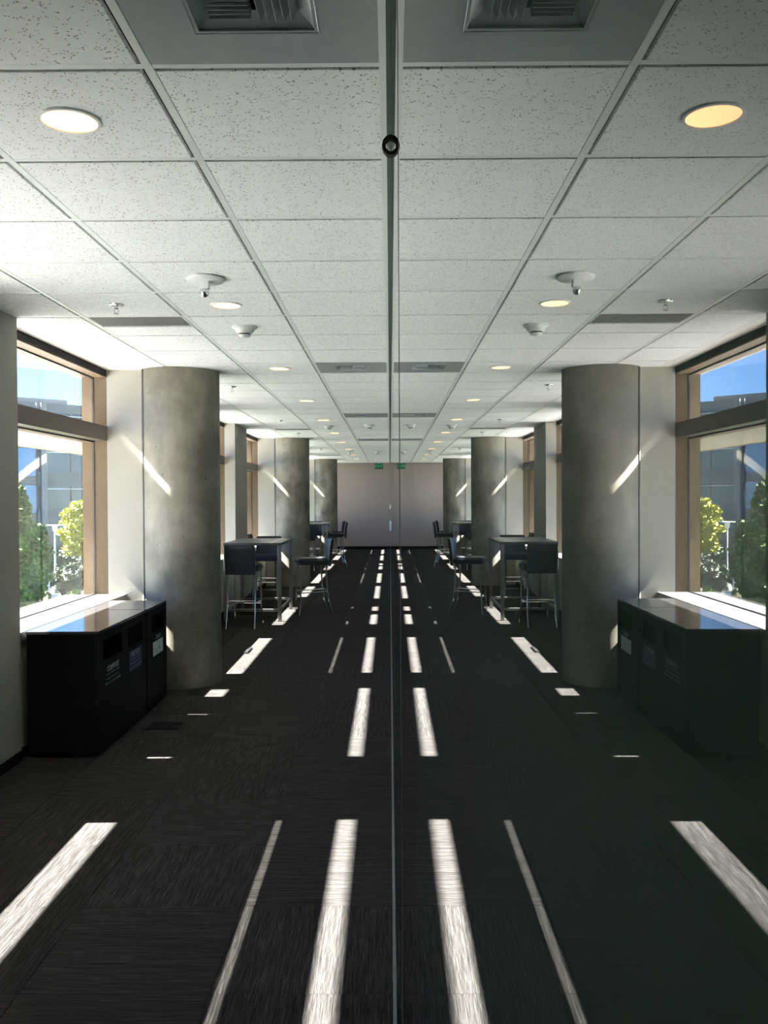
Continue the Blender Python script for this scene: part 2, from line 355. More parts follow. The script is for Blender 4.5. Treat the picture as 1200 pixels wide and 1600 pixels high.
# ------------------------------------------------------------------ end walls, right wall with glass
we = tag(MB().box(-2.62, 0.08, Y1, Y1+0.15, -0.01, H+0.05).build('wall_end', M['endwall']), 'plain taupe wall closing the far end of the corridor', 'wall', kind='structure')
tag(MB().box(XW, -0.004, Y1-0.01, Y1-0.0005, 0, 0.09).build('baseboard_end', M['base']), 'black rubber baseboard along the far end wall', 'baseboard', kind='structure')
tag(MB().box(-2.62, 0.08, Y0-0.15, Y0, -0.01, H+0.05).build('wall_back', M['wall']), 'painted wall behind the camera', 'wall', kind='structure')
wr = empty('wall_right'); tag(wr, 'smoked reflective glass partition running down the right side', 'wall', kind='structure')
MB().box(0.045, 0.12, Y0, Y1, -0.01, H+0.05).build('dark_backing', M['greygreen'], wr)
joints = [Y0]+[0.69+1.22*k for k in range(-2, 22) if 0.69+1.22*k < Y1-0.3]+[Y1]
for a, b in zip(joints[:-1], joints[1:]):
    p = MB(); p.box(0.0, 0.010, a+0.03, b-0.03, 0.004, H-0.004); p.mi = [2, 2, 2, 1, 2, 0]
    p.build('glass_pane', [M['pglass'], M['pback'], M['pedge']], wr)
for y in joints[1:-1]: MB().box(0.0005, 0.010, y-0.0296, y+0.0296, 0.004, H-0.004).build('joint_strip', M['pedge'], wr)
MB().box(-0.0055, -0.0002, Y0, Y1, 0.0, 0.006).build('floor_channel', M['channel'], wr)
MB().box(-0.0118, 0.0, Y0, Y1, H-0.002, H+0.03).build('head_gasket', M['pedge'], wr)

# ------------------------------------------------------------------ columns
colme = MB().lathe([(0.33, 0), (0.33, H+0.03)], 64).mesh('column_shaft', M['concrete'], smooth=True)
collab = ['round raw concrete column beside the black waste bins', 'round raw concrete column between the two bar tables', 'round raw concrete column nearest the end wall']
for k, c in enumerate(cols):
    r = tag(empty('concrete_column', (-1.80, c, 0)), collab[k], 'column', 'round concrete columns')
    o = place('shaft', colme, r); o.rotation_euler = (0, 0, k*1.3)
    MB().box(-0.274, -0.259, -0.20, -0.141, 0, H).build('joint_bead', M['gasket'], r)

# ------------------------------------------------------------------ ceiling fixtures
ring = MB().lathe([(0.076, 0.0), (0.078, -0.006), (0.087, -0.005), (0.089, 0.0)], 40, caps=False).mesh('trim_ring', M['white'], smooth=True)
lens = MB().lathe([(0.0765, -0.002), (0.0765, -0.0035)], 40).mesh('lens', M['lamp'], smooth=True)
for k in range(10):
    r = empty('downlight', ((MX[1]+MX[2])/2, YB+(0.5+4*k)*T, H-0.001))
    tag(r, ('large glowing recessed downlight, %s to the camera' % ORD[k]) if k < 9 else 'tiny glowing recessed downlight farthest from the camera, by the end wall', 'light', 'recessed downlights')
    place('trim_ring', ring, r); place('lens', lens, r)

def diffuser(j, lab):
    r = tag(empty('air_diffuser', ((MX[0]+MX[1])/2, YB+(j+0.5)*T, H)), lab, 'air vent', 'square ceiling air diffusers')
    s = T/2-BW-0.002; c = 0.135
    mb = MB()
    mb.box(-s, -c, -s, s, 0, 0.012).box(c, s, -s, s, 0, 0.012).box(-c, c, -s, -c, 0, 0.012).box(-c, c, c, s, 0, 0.012)
    mb.build('face_panel', M['diff'], r)
    MB().box(-c, c, -c, c, 0.046, 0.048).build('plenum', M['dark'], r)
    f = MB()
    for a, b in (((-1, -1), (1, -1)), ((1, -1), (1, 1)), ((1, 1), (-1, 1)), ((-1, 1), (-1, -1))):
        o_, i_ = c+0.010, c-0.034
        f.add([(a[0]*o_, a[1]*o_, -0.002), (b[0]*o_, b[1]*o_, -0.002), (b[0]*i_, b[1]*i_, 0.03), (a[0]*i_, a[1]*i_, 0.03)], [(0, 1, 2, 3)])
        f.add([(a[0]*o_, a[1]*o_, -0.002), (b[0]*o_, b[1]*o_, -0.002), (b[0]*o_, b[1]*o_, 0.002), (a[0]*o_, a[1]*o_, 0.002)], [(0, 1, 2, 3)])
    f.build('core_frame', M['diff'], r)
    q = c-0.034
    for sx in (-1, 1):
        for sy_ in (-1, 1):
            along_x = (sx*sy_ < 0); qe = MB()
            for k in range(5):
                t = 0.012 + (q-0.02)*k/4.4
                if along_x:
                    y = sy_*t; x0, x1 = sorted((sx*0.006, sx*q))
                    m_ = MB().add([(x0, y, 0.002), (x1, y, 0.002), (x1, y+sy_*0.016, 0.036), (x0, y+sy_*0.016, 0.036), (x0, y+0.002, 0.002), (x1, y+0.002, 0.002), (x1, y+sy_*0.016+0.002, 0.036), (x0, y+sy_*0.016+0.002, 0.036)], [(0,1,2,3),(4,5,6,7),(0,1,5,4),(2,3,7,6),(0,3,7,4),(1,2,6,5)])
                else:
                    x = sx*t; y0, y1 = sorted((sy_*0.006, sy_*q))
                    m_ = MB().add([(x, y0, 0.002), (x, y1, 0.002), (x+sx*0.016, y1, 0.036), (x+sx*0.016, y0, 0.036), (x+0.002, y0, 0.002), (x+0.002, y1, 0.002), (x+sx*0.016+0.002, y1, 0.036), (x+sx*0.016+0.002, y0, 0.036)], [(0,1,2,3),(4,5,6,7),(0,1,5,4),(2,3,7,6),(0,3,7,4),(1,2,6,5)])
                m_.build('vane', M['diff'], r)
    return r
M['diff'] = speckled('grey_white_enamel', (0.36, 0.38, 0.385), (0.39, 0.41, 0.415), 20, 0.2)
for j, lab in zip(diff_rows, ('grey metal air diffuser at the top edge of the picture', 'grey metal ceiling air diffuser level with the first concrete column', 'grey metal ceiling air diffuser above the first bar table', 'small grey ceiling air diffuser just past the second concrete column')): diffuser(j, lab)

def grille(j, lab):
    r = tag(empty('return_grille', ((MX[2]+MX[3])/2, YB+(j+0.25)*T, H)), lab, 'air vent', 'slotted return air grilles'); hx, hy = T/2-BW-0.002, T/4-0.006
    f = MB(); f.box(-hx, hx, -hy, -hy+0.01, 0, 0.01).box(-hx, hx, hy-0.01, hy, 0, 0.01).box(-hx, -hx+0.01, -hy+0.01, hy-0.01, 0, 0.01).box(hx-0.01, hx, -hy+0.01, hy-0.01, 0, 0.01)
    f.build('frame', M['grid'], r); MB().box(-hx+0.01, hx-0.01, -hy+0.01, hy-0.01, 0.03, 0.032).build('plenum', M['dark'], r)
    s = MB(); n = 56
    for k in range(n):
        x = -hx+0.014+(2*hx-0.028)*k/(n-1); s.box(x-0.0022, x+0.0022, -hy+0.01, hy-0.01, 0.002, 0.016)
    o = s.build('slats', M['steelgrey'], r); o['kind'] = 'stuff'
M['steelgrey'] = speckled('grey_enamel', (0.30, 0.30, 0.28), (0.34, 0.34, 0.32), 20, 0.5)
for j, lab in zip(grille_rows, ('dark slotted ceiling grille above the waste bins', 'dark slotted ceiling grille just before the second column', 'dark slotted ceiling grille just before the third column')): grille(j, lab)

def sprinkler(x, y, lab):
    r = tag(empty('fire_sprinkler', (x, y, H-0.001)), lab, 'sprinkler', 'pendent fire sprinklers')
    MB().lathe([(0.042, 0), (0.040, -0.004), (0.026, -0.008), (0.016, -0.009)], 24).build('escutcheon', M['chrome'], r, smooth=True)
    MB().lathe([(0.011, -0.009), (0.011, -0.022), (0.007, -0.026)], 12).build('body', M['chrome'], r, smooth=True)
    for s in (-1, 1): MB().tube([(s*0.009, 0, -0.022), (s*0.013, 0, -0.034), (s*0.004, 0, -0.05)], 0.0025, 6).build('frame_arm', M['chrome'], r)
    MB().lathe([(0.017, -0.050), (0.017, -0.0525)], 12).build('deflector', M['chrome'], r)
for j, lab in ((4.45, 'chrome pendent sprinkler beside the slotted grille above the bins'), (10.42, 'chrome pendent sprinkler just right of the first column top'), (16.6, 'chrome pendent sprinkler above the first bar table'), (20.55, 'chrome pendent sprinkler close before the second column'), (28.3, 'small pendent sprinkler past the second column')):
    sprinkler((MX[2]+MX[3])/2, YB+j*T, lab)

def sensor(y, lab):
    r = tag(empty('ceiling_sensor', ((MX[1]+MX[2])/2+0.01, y, H-0.001)), lab, 'sensor', 'round ceiling sensors')
    MB().lathe([(0.080, 0), (0.080, -0.006), (0.091, -0.006), (0.091, -0.016), (0.086, -0.020), (0.02, -0.020)], 40).build('mounting_plate', M['white'], r, smooth=True)
    MB().box(-0.028, 0.020, -0.02, 0.02, -0.056, -0.020).build('arm_block', M['white'], r, bevel=0.003)
    MB().lathe([(0.006, -0.094), (0.017, -0.088), (0.023, -0.074), (0.021, -0.060), (0.018, -0.056)], 16, c=(-0.004, 0, 0)).build('lens', M['chrome'], r, smooth=True)
sensor(4.385, 'white round ceiling sensor with a hanging clear lens, nearest the camera'); sensor(YB+29.5*T, 'small white hanging ceiling sensor near the end wall')

def smoke(x, y, lab):
    r = tag(empty('smoke_detector', (x, y, H-0.001)), lab, 'smoke detector', 'smoke detectors')
    MB().lathe([(0.080, 0), (0.080, -0.010), (0.064, -0.018), (0.054, -0.036), (0.046, -0.044)], 32).build('base', M['white'], r, smooth=True)
    MB().lathe([(0.036, -0.044), (0.036, -0.052)], 24).build('vent_slot', M['dark'], r)
    MB().lathe([(0.040, -0.052), (0.034, -0.062), (0.018, -0.069), (0.008, -0.070)], 24).build('cap', M['white'], r, smooth=True)
smoke((MX[1]+MX[2])/2, YB+5.54*T, 'white cone shaped smoke detector in front of the first column')
smoke((MX[1]+MX[2])/2, YB+18.1*T, 'white smoke detector between downlights above the first bar table')
smoke((MX[0]+MX[1])/2, YB+17.9*T, 'white smoke detector in the tile row beside the glass, mid corridor')
smoke((MX[0]+MX[1])/2, YB+30.3*T, 'tiny white smoke detector beside the glass near the exit sign')

# ------------------------------------------------------------------ exit sign
r = tag(empty('exit_sign', (-0.335, 26.95, H)), 'green exit sign hanging from the ceiling by the end wall', 'sign')
MB().box(-0.06, 0.06, -0.025, 0.025, -0.03, 0).build('ceiling_mount', M['white'], r, bevel=0.004)
p = MB().box(-0.125, 0.125, -0.006, 0.006, -0.205, -0.03).build('sign_panel', M['green'], r, bevel=0.002)
t = place('letters', text_mesh('EXIT', 0.115), p, (0, -0.008, -0.12), (PI/2, 0, 0)); t.data.materials.append(M['greenlit'])

# ------------------------------------------------------------------ glass fittings
r = tag(empty('glass_fitting', (0, 2.62, 2.605)), 'dark faceted half ring fitting on the glass near the ceiling', 'bracket')
mb = MB(); pts = [(math.cos(a), math.sin(a)) for a in [PI/2+PI*k/6 for k in range(7)]]
for k in range(6):
    (a0, b0), (a1, b1) = pts[k], pts[k+1]
    mb.prism([(a0*0.026, b0*0.030), (a1*0.026, b1*0.030), (a1*0.016, b1*0.019), (a0*0.016, b0*0.019)], 'y', -0.012, 0.012)
mb.build('half_ring', M['cassette'], r); MB().prism([(-0.001, -0.016), (-0.013, 0.002), (-0.001, 0.006)], 'y', -0.004, 0.004).build('chrome_wedge', M['chrome'], r)
def reader(y, z, hh, lab):
    r = tag(empty('card_reader', (-0.0005, y, z)), lab, 'wall device', 'small devices on the glass')
    MB().box(-0.010, 0, -0.045, 0.045, -hh, hh).build('backplate', M['white'], r, bevel=0.003)
    MB().box(-0.018, -0.010, -0.034, 0.034, -hh*0.8, hh*0.8).build('cover', M['white'], r, bevel=0.004)
reader(15.85, CZ-0.49, 0.095, 'tall white card reader on the glass, level with the second column')
reader(23.7, CZ-0.23, 0.06, 'small white device on the glass near the end wall')

# ------------------------------------------------------------------ waste bins
XB0, XB1 = -2.222, -1.785; BH = 0.772
def glyph_rows(par, y0, y1, z0, z1, rows=3, icons=True):
    X = 0.0012
    rnd = random.Random(int(y0*1000))
    for k in range(rows):
        z = z1 - (z1-z0)*(k+0.3)/rows; y = y0+0.02
        mb = MB()
        while y < y1-0.03:
            wd = rnd.uniform(0.007, 0.022); mb.box(0, X, y, min(y+wd, y1-0.02), z-0.006, z+0.002); y += wd+rnd.uniform(0.010, 0.022)
        mb.build('small_print', M['label'], par)
    if icons:
        for yc in (y0+0.012, y1-0.012):
            mb = MB(); z = z0+0.02
            tri = [(math.sin(2*PI*k/3)*0.016, math.cos(2*PI*k/3)*0.016) for k in range(3)]
            for k in range(3):
                a, b = tri[k], tri[(k+1) % 3]; a_ = (a[0]*.5, a[1]*.5); b_ = (b[0]*.5, b[1]*.5)
                q = lambda p, t_: (yc+p[0], z+p[1])
                s = 0.10; A = (a[0]+(b[0]-a[0])*s, a[1]+(b[1]-a[1])*s); B = (a[0]+(b[0]-a[0])*(1-s), a[1]+(b[1]-a[1])*(1-s))
                A2 = (A[0]*.55, A[1]*.55); B2 = (B[0]*.55, B[1]*.55)
                mb.prism([(yc+A[0], z+A[1]), (yc+B[0], z+B[1]), (yc+B2[0], z+B2[1]), (yc+A2[0], z+A2[1])], 'x', 0, X)
            mb.build('recycling_mark', M['label'], par)
def waste_bin(y0, y1, openings, lab):
    r = tag(empty('waste_bin', (XB1, y0, 0)), lab, 'bin', 'black waste bins under the window'); D = XB1-XB0; W = y1-y0
    b = MB().box(-D, -0.021, 0, W, 0.012, BH-0.018).build('body', M['bin'], r)
    MB().box(-D+0.02, -0.03, 0.015, W-0.015, 0.0, 0.012).build('plinth', M['dark'], r)
    MB().box(-D-0.004, 0.003, -0.012, W+0.004, BH-0.018, BH).build('lid', M['bintop'], r, bevel=0.0015)
    # front panel split round the openings
    f = MB(); zb, zt = 0.015, BH-0.020; zo0, zo1 = 0.565, 0.70; ys = 0.0
    f.box(-0.020, 0, 0, W, zb, zo0).box(-0.020, 0, 0, W, zo1, zt)
    for a, c in [(o[0]-y0, o[1]-y0) for o in openings]: f.box(-0.020, 0, ys, a, zo0, zo1); ys = c
    f.box(-0.020, 0, ys, W, zo0, zo1); f.build('front_panel', M['bin'], r)
    for o in openings:
        a, c = o[0]-y0, o[1]-y0
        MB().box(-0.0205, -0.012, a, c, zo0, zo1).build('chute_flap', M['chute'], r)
        ymid = (a+c)/2
        par = r
        txt = text_mesh(o[2], o[3])
        if o[2] == 'RECYCLE':
            par = MB().box(0, 0.001, ymid-0.15, ymid+0.15, 0.395, 0.535).build('blue_label', M['blue'], r)
        if o[2] == 'TRASH':
            par = MB().box(0, 0.001, ymid-0.145, ymid+0.145, 0.395, 0.50).build('paper_notice', M['paper'], r)
            for dy, dz, w_, h_ in ((0.0, 0.042, 0.09, 0.003), (0.02, 0.0, 0.012, 0.016), (0.028, -0.012, 0.008, 0.012), (-0.015, -0.025, 0.014, 0.007)):
                MB().box(0.001, 0.0016, ymid+dy-w_/2, ymid+dy+w_/2, 0.447+dz-h_/2, 0.447+dz+h_/2).build('notice_print', M['dark'], par)
        z = 0.507 if o[2] != 'TRASH' else 0.527
        t = place('lettering', txt, par, (0.0012, ymid, z), (PI/2, 0, PI/2)); t.data.materials.append(M['label'])
        if o[2] != 'TRASH': glyph_rows(par, ymid-0.15, ymid+0.15, 0.40, 0.485)
waste_bin(5.372, 6.420, [(5.456, 5.842, 'COMPOST', 0.052), (5.972, 6.330, 'RECYCLE', 0.050)], 'long black double waste bin marked compost and recycle')
waste_bin(6.447, 7.005, [(6.574, 6.928, 'TRASH', 0.045)], 'short black waste bin with a paper notice next to the column')

# ------------------------------------------------------------------ floor boxes
r = tag(empty('floor_vent', (-1.575, 6.13, 0)), 'dark flush floor vent in front of the waste bins', 'floor vent')
MB().box(-0.125, 0.125, -0.115, 0.115, 0, 0.003).build('plate', M['base'], r)
for k in range(10): MB().box(-0.11, 0.11, -0.098+k*0.0205, -0.088+k*0.0205, 0.003, 0.005).build('bar', M['bin'], r)
r = tag(empty('floor_outlet', (-1.48, 9.13, 0)), 'small metal floor outlet lid in the sun stripe past the column', 'floor outlet')
MB().box(-0.022, 0.022, -0.15, 0.15, 0, 0.012).build('lid', M['bin'], r, bevel=0.003)
MB().box(-0.016, 0.016, -0.11, -0.02, 0.012, 0.016).build('flap', M['cassette'], r)

# ------------------------------------------------------------------ bar tables
def bar_table(y, lab):
    r = tag(empty('bar_table', (-1.77, y, 0)), lab, 'table', 'high bar tables'); hx, hy, h = 0.37, 0.665, 1.01
    MB().box(-hx, hx, -hy, hy, h-0.035, h).build('tabletop', M['tabletop'], r, bevel=0.002)
    lx, ly, s = hx-0.024, hy-0.024, 0.022
    for a in (-1, 1):
        for b in (-1, 1): MB().box(a*lx-s, a*lx+s, b*ly-s, b*ly+s, 0, h-0.035).build('leg', M['steel'], r, bevel=0.002)
    for a in (-1, 1):
        MB().box(a*lx-0.014, a*lx+0.014, -ly+s, ly-s, 0.13, 0.165).build('foot_rail', M['steel'], r, bevel=0.002)
        MB().box(-lx+s, lx-s, a*ly-0.014, a*ly+0.014, 0.13, 0.165).build('foot_rail', M['steel'], r, bevel=0.002)
bar_table(11.965, 'high grey bar table with steel legs past the first column'); bar_table(11.965+BAY, 'high grey bar table with steel legs past the second column')

# ------------------------------------------------------------------ bar stools
def make_stool():
    r = empty('bar_stool')
    MB().box(-0.195, 0.195, -0.205, 0.205, 0.675, 0.765).build('seat', M['leather'], r, bevel=0.022, seg=3, smooth=True)
    n = 8; vs = []; hw = 0.185
    rowsz = [(0.655, 0.205), (0.70, 0.207), (0.78, 0.213), (0.87, 0.222), (0.95, 0.233), (1.005, 0.243), (1.018, 0.246)]
    mb = MB(); grid = []
    for side in (0, 1):
        for z, y in rowsz:
            for i in range(n+1):
                t = -1+2*i/n; x = t*hw*(1.0 if z < 1.0 else (0.985 if z < 1.01 else 0.95)); yy = y + 0.018*(1-t*t) + (0.0 if side == 0 else 0.036)
                if side == 0 and z > 1.01: yy += 0.008
                if side == 1 and z > 1.01: yy -= 0.008
                vs.append((x, yy, z))
    R = len(rowsz); q = lambda s, k, i: s*R*(n+1)+k*(n+1)+i; fs = []
    for k in range(R-1):
        for i in range(n): fs += [(q(0,k,i), q(0,k,i+1), q(0,k+1,i+1), q(0,k+1,i)), (q(1,k,i), q(1,k+1,i), q(1,k+1,i+1), q(1,k,i+1))]
        fs += [(q(0,k,0), q(0,k+1,0), q(1,k+1,0), q(1,k,0)), (q(0,k,n), q(1,k,n), q(1,k+1,n), q(0,k+1,n))]
    for i in range(n): fs += [(q(0,R-1,i), q(0,R-1,i+1), q(1,R-1,i+1), q(1,R-1,i)), (q(0,0,i), q(1,0,i), q(1,0,i+1), q(0,0,i+1))]
    mb.add(vs, fs).build('backrest', M['leather'], r, smooth=True)
    for s in (-1, 1):
        MB().tube([(s*0.168, -0.165, 0.676), (s*0.170, -0.172, 0.40), (s*0.174, -0.182, 0.15), (s*0.180, -0.195, 0.0)], 0.0105, 8).build('leg', M['chrome'], r, smooth=True)
        MB().tube([(s*0.168, 0.175, 0.676), (s*0.168, 0.178, 0.48), (s*0.170, 0.192, 0.30), (s*0.173, 0.222, 0.14), (s*0.176, 0.262, 0.0)], 0.0105, 8).build('leg', M['chrome'], r, smooth=True)
        MB().tube([(s*0.171, -0.176, 0.30), (s*0.170, 0.190, 0.31)], 0.007, 8).build('stretcher', M['chrome'], r, smooth=True)
    MB().tube([(-0.171, -0.178, 0.26), (0.171, -0.178, 0.26)], 0.009, 8).build('footrest', M['chrome'], r, smooth=True)
    MB().tube([(-0.170, 0.188, 0.33), (0.170, 0.188, 0.33)], 0.007, 8).build('stretcher', M['chrome'], r, smooth=True)
    return r
def face(dx, dy): return math.atan2(dx, -dy)
stools = [(-1.81, 10.95, face(0.06, 1), 'black bar stool with its back to the camera, nearest of all stools'),
          (-1.81, 12.93, face(0, -1), 'black bar stool facing the camera at the far end of the first table'),
          (-1.955, 13.97, face(1, 0.05), 'black bar stool against the window behind the first table'),
          (-1.09, 12.13, face(-0.96, -0.27), 'black bar stool pulled out into the corridor, seen from the side'),
          (-1.83, 19.50, face(0.03, 1), 'black bar stool half hidden by the second column, back to the camera'),
          (-1.86, 21.46, face(0.0, -1), 'sunlit black bar stool facing the camera behind the far table'),
          (-1.28, 20.62, face(-1, -0.05), 'black bar stool on the corridor side of the far table, nearer one'),
          (-1.40, 21.75, face(-1, 0.02), 'black bar stool on the corridor side of the far table, farther one'),
          (-1.955, 22.50, face(1, 0.05), 'black bar stool against the window behind the far table')]
proto = make_stool()
for k, (x, y, rz, lab) in enumerate(stools):
    o = proto if k == 0 else copy_tree(proto)
    o.location = (x, y, 0); o.rotation_euler = (0, 0, rz); tag(o, lab, 'stool', 'black bar stools')

# ------------------------------------------------------------------ outside
GZ = CZ-5.4
M['pave'] = speckled('pale_paving', (0.10, 0.098, 0.094), (0.125, 0.122, 0.117), 0.6, 0.9)
M['asphalt'] = speckled('asphalt_and_grass', (0.04, 0.05, 0.03), (0.07, 0.08, 0.05), 0.12, 0.95)
M['bounce_pale'] = speckled('pale_bounce_surface', (0.72, 0.715, 0.70), (0.76, 0.755, 0.74), 1.0, 0.8)
M['bed'] = speckled('groundcover', (0.015, 0.025, 0.010), (0.035, 0.05, 0.02), 1.5, 0.95)
M['concwall'] = speckled('pale_concrete', (0.26, 0.25, 0.24), (0.30, 0.29, 0.28), 2, 0.85)
M['bark'] = speckled('bark', (0.06, 0.045, 0.03), (0.10, 0.075, 0.05), 8, 0.9)
M['facade'] = speckled('grey_precast', (0.16, 0.165, 0.165), (0.19, 0.195, 0.195), 0.4, 0.8)
M['facglass'] = speckled('blue_grey_glazing', (0.05, 0.075, 0.085), (0.085, 0.115, 0.12), 0.5, 0.08, spec=0.8)
M['skyglass'] = speckled('blue_curtain_glass', (0.08, 0.19, 0.36), (0.10, 0.23, 0.42), 0.5, 0.06, spec=0.9)
M['carpaint'] = speckled('white_car_paint', (0.62, 0.64, 0.66), (0.68, 0.70, 0.72), 3, 0.25)
M['tyre'] = speckled('tyre', (0.015, 0.015, 0.015), (0.02, 0.02, 0.02), 10, 0.8)
def leafmat(name, c0, c1):
    m = mat(name, c0, 0.6, spec=0.25); oi = N(m, 'ShaderNodeNewGeometry')
    L(m, ramp(m, oi.outputs['Random Per Island'], [(0, c0), (1, c1)]), BS(m).inputs['Base Color']); return m
M['leafdark'] = leafmat('dark_leaves', (0.012, 0.028, 0.010), (0.04, 0.075, 0.025))
M['leafyel'] = leafmat('yellow_green_leaves', (0.19, 0.20, 0.012), (0.36, 0.36, 0.03))
M['leafmid'] = leafmat('mid_green_leaves', (0.045, 0.085, 0.018), (0.12, 0.18, 0.045))
M['petal'] = leafmat('white_petals', (0.25, 0.26, 0.21), (0.36, 0.37, 0.31))
tag(MB().box(-60, -2.66, -30, 47, GZ-0.3, GZ).build('ground_paving', M['pave']), 'pale sunlit paving below the windows', 'paving', kind='structure')
tag(MB().box(-13, -2.66, -14, 3.6, GZ+0.001, -0.9).build('bounce_slab', M['bounce_pale']), 'unseen pale slab outside the nearest window, added to bounce sun onto the ceiling', 'bounce slab', kind='structure')  # unseen slab, added to throw sunlight up onto the near ceiling
tag(MB().box(-15.5, -2.66, 9.5, 46, GZ+0.0005, GZ+0.12).build('unseen_planting_bed', M['bed']), 'unseen dark planted bed, added to cut bounce light at the far windows', 'planting bed', kind='structure')  # unseen dark ground, added to weaken bounce light into the far windows
tag(MB().box(-160, -2.66, 47, 170, GZ-0.3, GZ-0.002).build('ground_lot', M['asphalt']), 'parking lot and planted ground beyond the paving', 'ground', kind='structure')
def foliage(shape, n, size, seed, rad, z0, z1):
    rnd = random.Random(seed); mb = MB()
    while n > 0:
        p = Vector((rnd.uniform(-1, 1), rnd.uniform(-1, 1), rnd.uniform(0, 1)))
        rmax = shape(p.z)
        q = math.hypot(p.x, p.y)
        if q > 1 or rmax <= 0: continue
        th = math.atan2(p.y, p.x); wob = 0.60+0.42*abs(math.sin(2.5*th+8*p.z+seed)*math.cos(9*p.z-1.5*th+seed))+0.1*rnd.random()
        p.x *= rmax*wob*rad; p.y *= rmax*wob*rad; p.z = z0+p.z*(z1-z0)
        a = Vector((rnd.gauss(0, 1), rnd.gauss(0, 1), rnd.gauss(0, 1))).normalized(); b = a.orthogonal().normalized(); s = size*rnd.uniform(0.6, 1.3)
        mb.add([p-a*s*1.5, p+b*s*0.7, p+a*s*1.5, p-b*s*0.7], [(0, 1, 2, 3)]); n -= 1
    return mb
def tree(name, x, y, hgt, rad, shape, n, size, m, seed, lab, cat='tree', z0=0.8, grp=None):
    r = tag(empty(name, (x, y, GZ)), lab, cat, grp)
    mb = foliage(shape, int(n*1.8), size*1.05, seed, rad, z0, hgt)
    mb.build('foliage', M[m], r)
    MB().tube([(0, 0, 0), (0.03, 0, hgt*0.4), (0, 0.02, hgt*0.75)], [0.10*rad+0.03, 0.07*rad+0.02, 0.02], 7).build('trunk', M['bark'], r)
    return r
cone = lambda z: 0.25+0.75*min(1, (1-z)*1.5) if z < 0.97 else 0.08
ball = lambda z: math.sqrt(max(0.02, 1-(2*z-1)**2))
egg = lambda z: math.sqrt(max(0.02, 1-(1.7*z-0.75)**2)) if z < 0.99 else 0.1
def px(u, d): return (u-609.8)/1386*d
tree('conifer', px(24, 38), 38, 6.1, 1.25, cone, 4200, 0.11, 'leafmid', 3, 'tall dark conifer outside the window behind the bins', grp='trees outside')
tree('young_tree', px(57, 44.5), 44.5, 4.2, 0.75, egg, 1600, 0.09, 'leafmid', 5, 'slim green tree just right of the conifer outside', grp='trees outside')
tree('golden_tree', px(128, 60), 60, 5.3, 1.65, egg, 2600, 0.12, 'leafyel', 8, 'bright yellow green tree outside beside the window frame', z0=1.7, grp='trees outside')
r = tree('flowering_shrub', px(110, 48.5), 48.5, 1.95, 1.05, ball, 2200, 0.08, 'leafdark', 11, 'dark shrub with clusters of white flowers outside', 'shrub', 0.1)
rnd = random.Random(4)
for k in range(16):
    a, b = rnd.uniform(0, 2*PI), rnd.uniform(0.1, 1.0)
    mb = MB(); c = Vector((math.cos(a)*1.0*math.cos(b), -abs(math.sin(a))*1.0*math.cos(b), 1.0+0.85*math.sin(b)*rnd.choice((-1, 1))*0.9))
    for q in range(14):
        p = c+Vector((rnd.gauss(0, .07), rnd.gauss(0, .05), rnd.gauss(0, .05))); d = Vector((rnd.gauss(0, 1), rnd.gauss(0, 1), rnd.gauss(0, 1))).normalized()*0.05; e = d.orthogonal().normalized()*0.05
        mb.add([p-d, p+e, p+d, p-e], [(0, 1, 2, 3)])
    mb.build('flower_cluster', M['petal'], r)
for k, (u, d, hh, rr, lab) in enumerate([(40, 47, 2.4, 1.3, 'dark round hedge bush behind the concrete wall'), (66, 55, 2.5, 1.4, 'dark round bush behind the grey post'), (92, 62, 1.7, 1.6, 'dark round bush behind the near lamp post'), (67, 41.4, 0.8, 0.5, 'low pale flowering bush at the end of the concrete wall'), (121, 46.3, 0.6, 0.7, 'low bush at the foot of the flowering shrub')]):
    tree('bush', px(u, d), d, hh, rr, ball, 1500, 0.10, 'leafmid' if k in (3, 4) else 'leafdark', 20+k, lab, 'bush', 0.05, 'bushes outside')
for k, (x, y, hh, rr, lab) in enumerate([(-9.4, 58, 8, 2.2, 'leafy tree seen through the narrow far window slit'), (-13.2, 72, 9, 2.6, 'taller leafy tree behind the slit window tree'), (-11, 66, 5, 2.0, 'short leafy tree between the slit window trees')]):
    tree('leafy_tree', x, y, hh, rr, egg, 2400, 0.16, 'leafmid', 40+k, lab, z0=1.2, grp='trees outside')

def lamp_post(u, d, hh, lab, twin=False):
    r = tag(empty('lamp_post', (px(u, d), d, GZ)), lab, 'lamp post', 'parking lot lamp posts')
    MB().lathe([(0.22, 0), (0.22, 0.45), (0.20, 0.48)], 16).build('concrete_base', M['concwall'], r, smooth=True)
    MB().lathe([(0.06, 0.48), (0.05, hh-0.35)], 10).build('pole', M['steelgrey2'], r, smooth=True)
    MB().box(-0.38, 0.38, -0.3, 0.3, hh-0.05, hh).build('reflector_plate', M['white'], r, bevel=0.01)
    if twin:
        for s in (-1, 1): MB().box(s*0.24-0.05, s*0.24+0.05, -0.05, 0.05, hh-0.75, hh-0.05).build('lamp_arm', M['steelgrey2'], r)
        MB().box(-0.24, 0.24, -0.04, 0.04, hh-0.8, hh-0.7).build('cross_bar', M['steelgrey2'], r)
        MB().lathe([(0.05, hh-1.2), (0.05, hh-0.7)], 8).build('pole_top', M['steelgrey2'], r)
    else: MB().lathe([(0.06, hh-0.40), (0.13, hh-0.32), (0.15, hh-0.08), (0.16, hh-0.05)], 14).build('lamp_housing', M['white'], r, smooth=True)
M['steelgrey2'] = speckled('galvanised_post', (0.42, 0.43, 0.43), (0.48, 0.49, 0.49), 6, 0.4)
lamp_post(84.5, 50, 4.0, 'tall lamp post with a flat top plate outside the window'); lamp_post(104, 75, 3.85, 'farther lamp post with two arms behind the yellow tree', True)
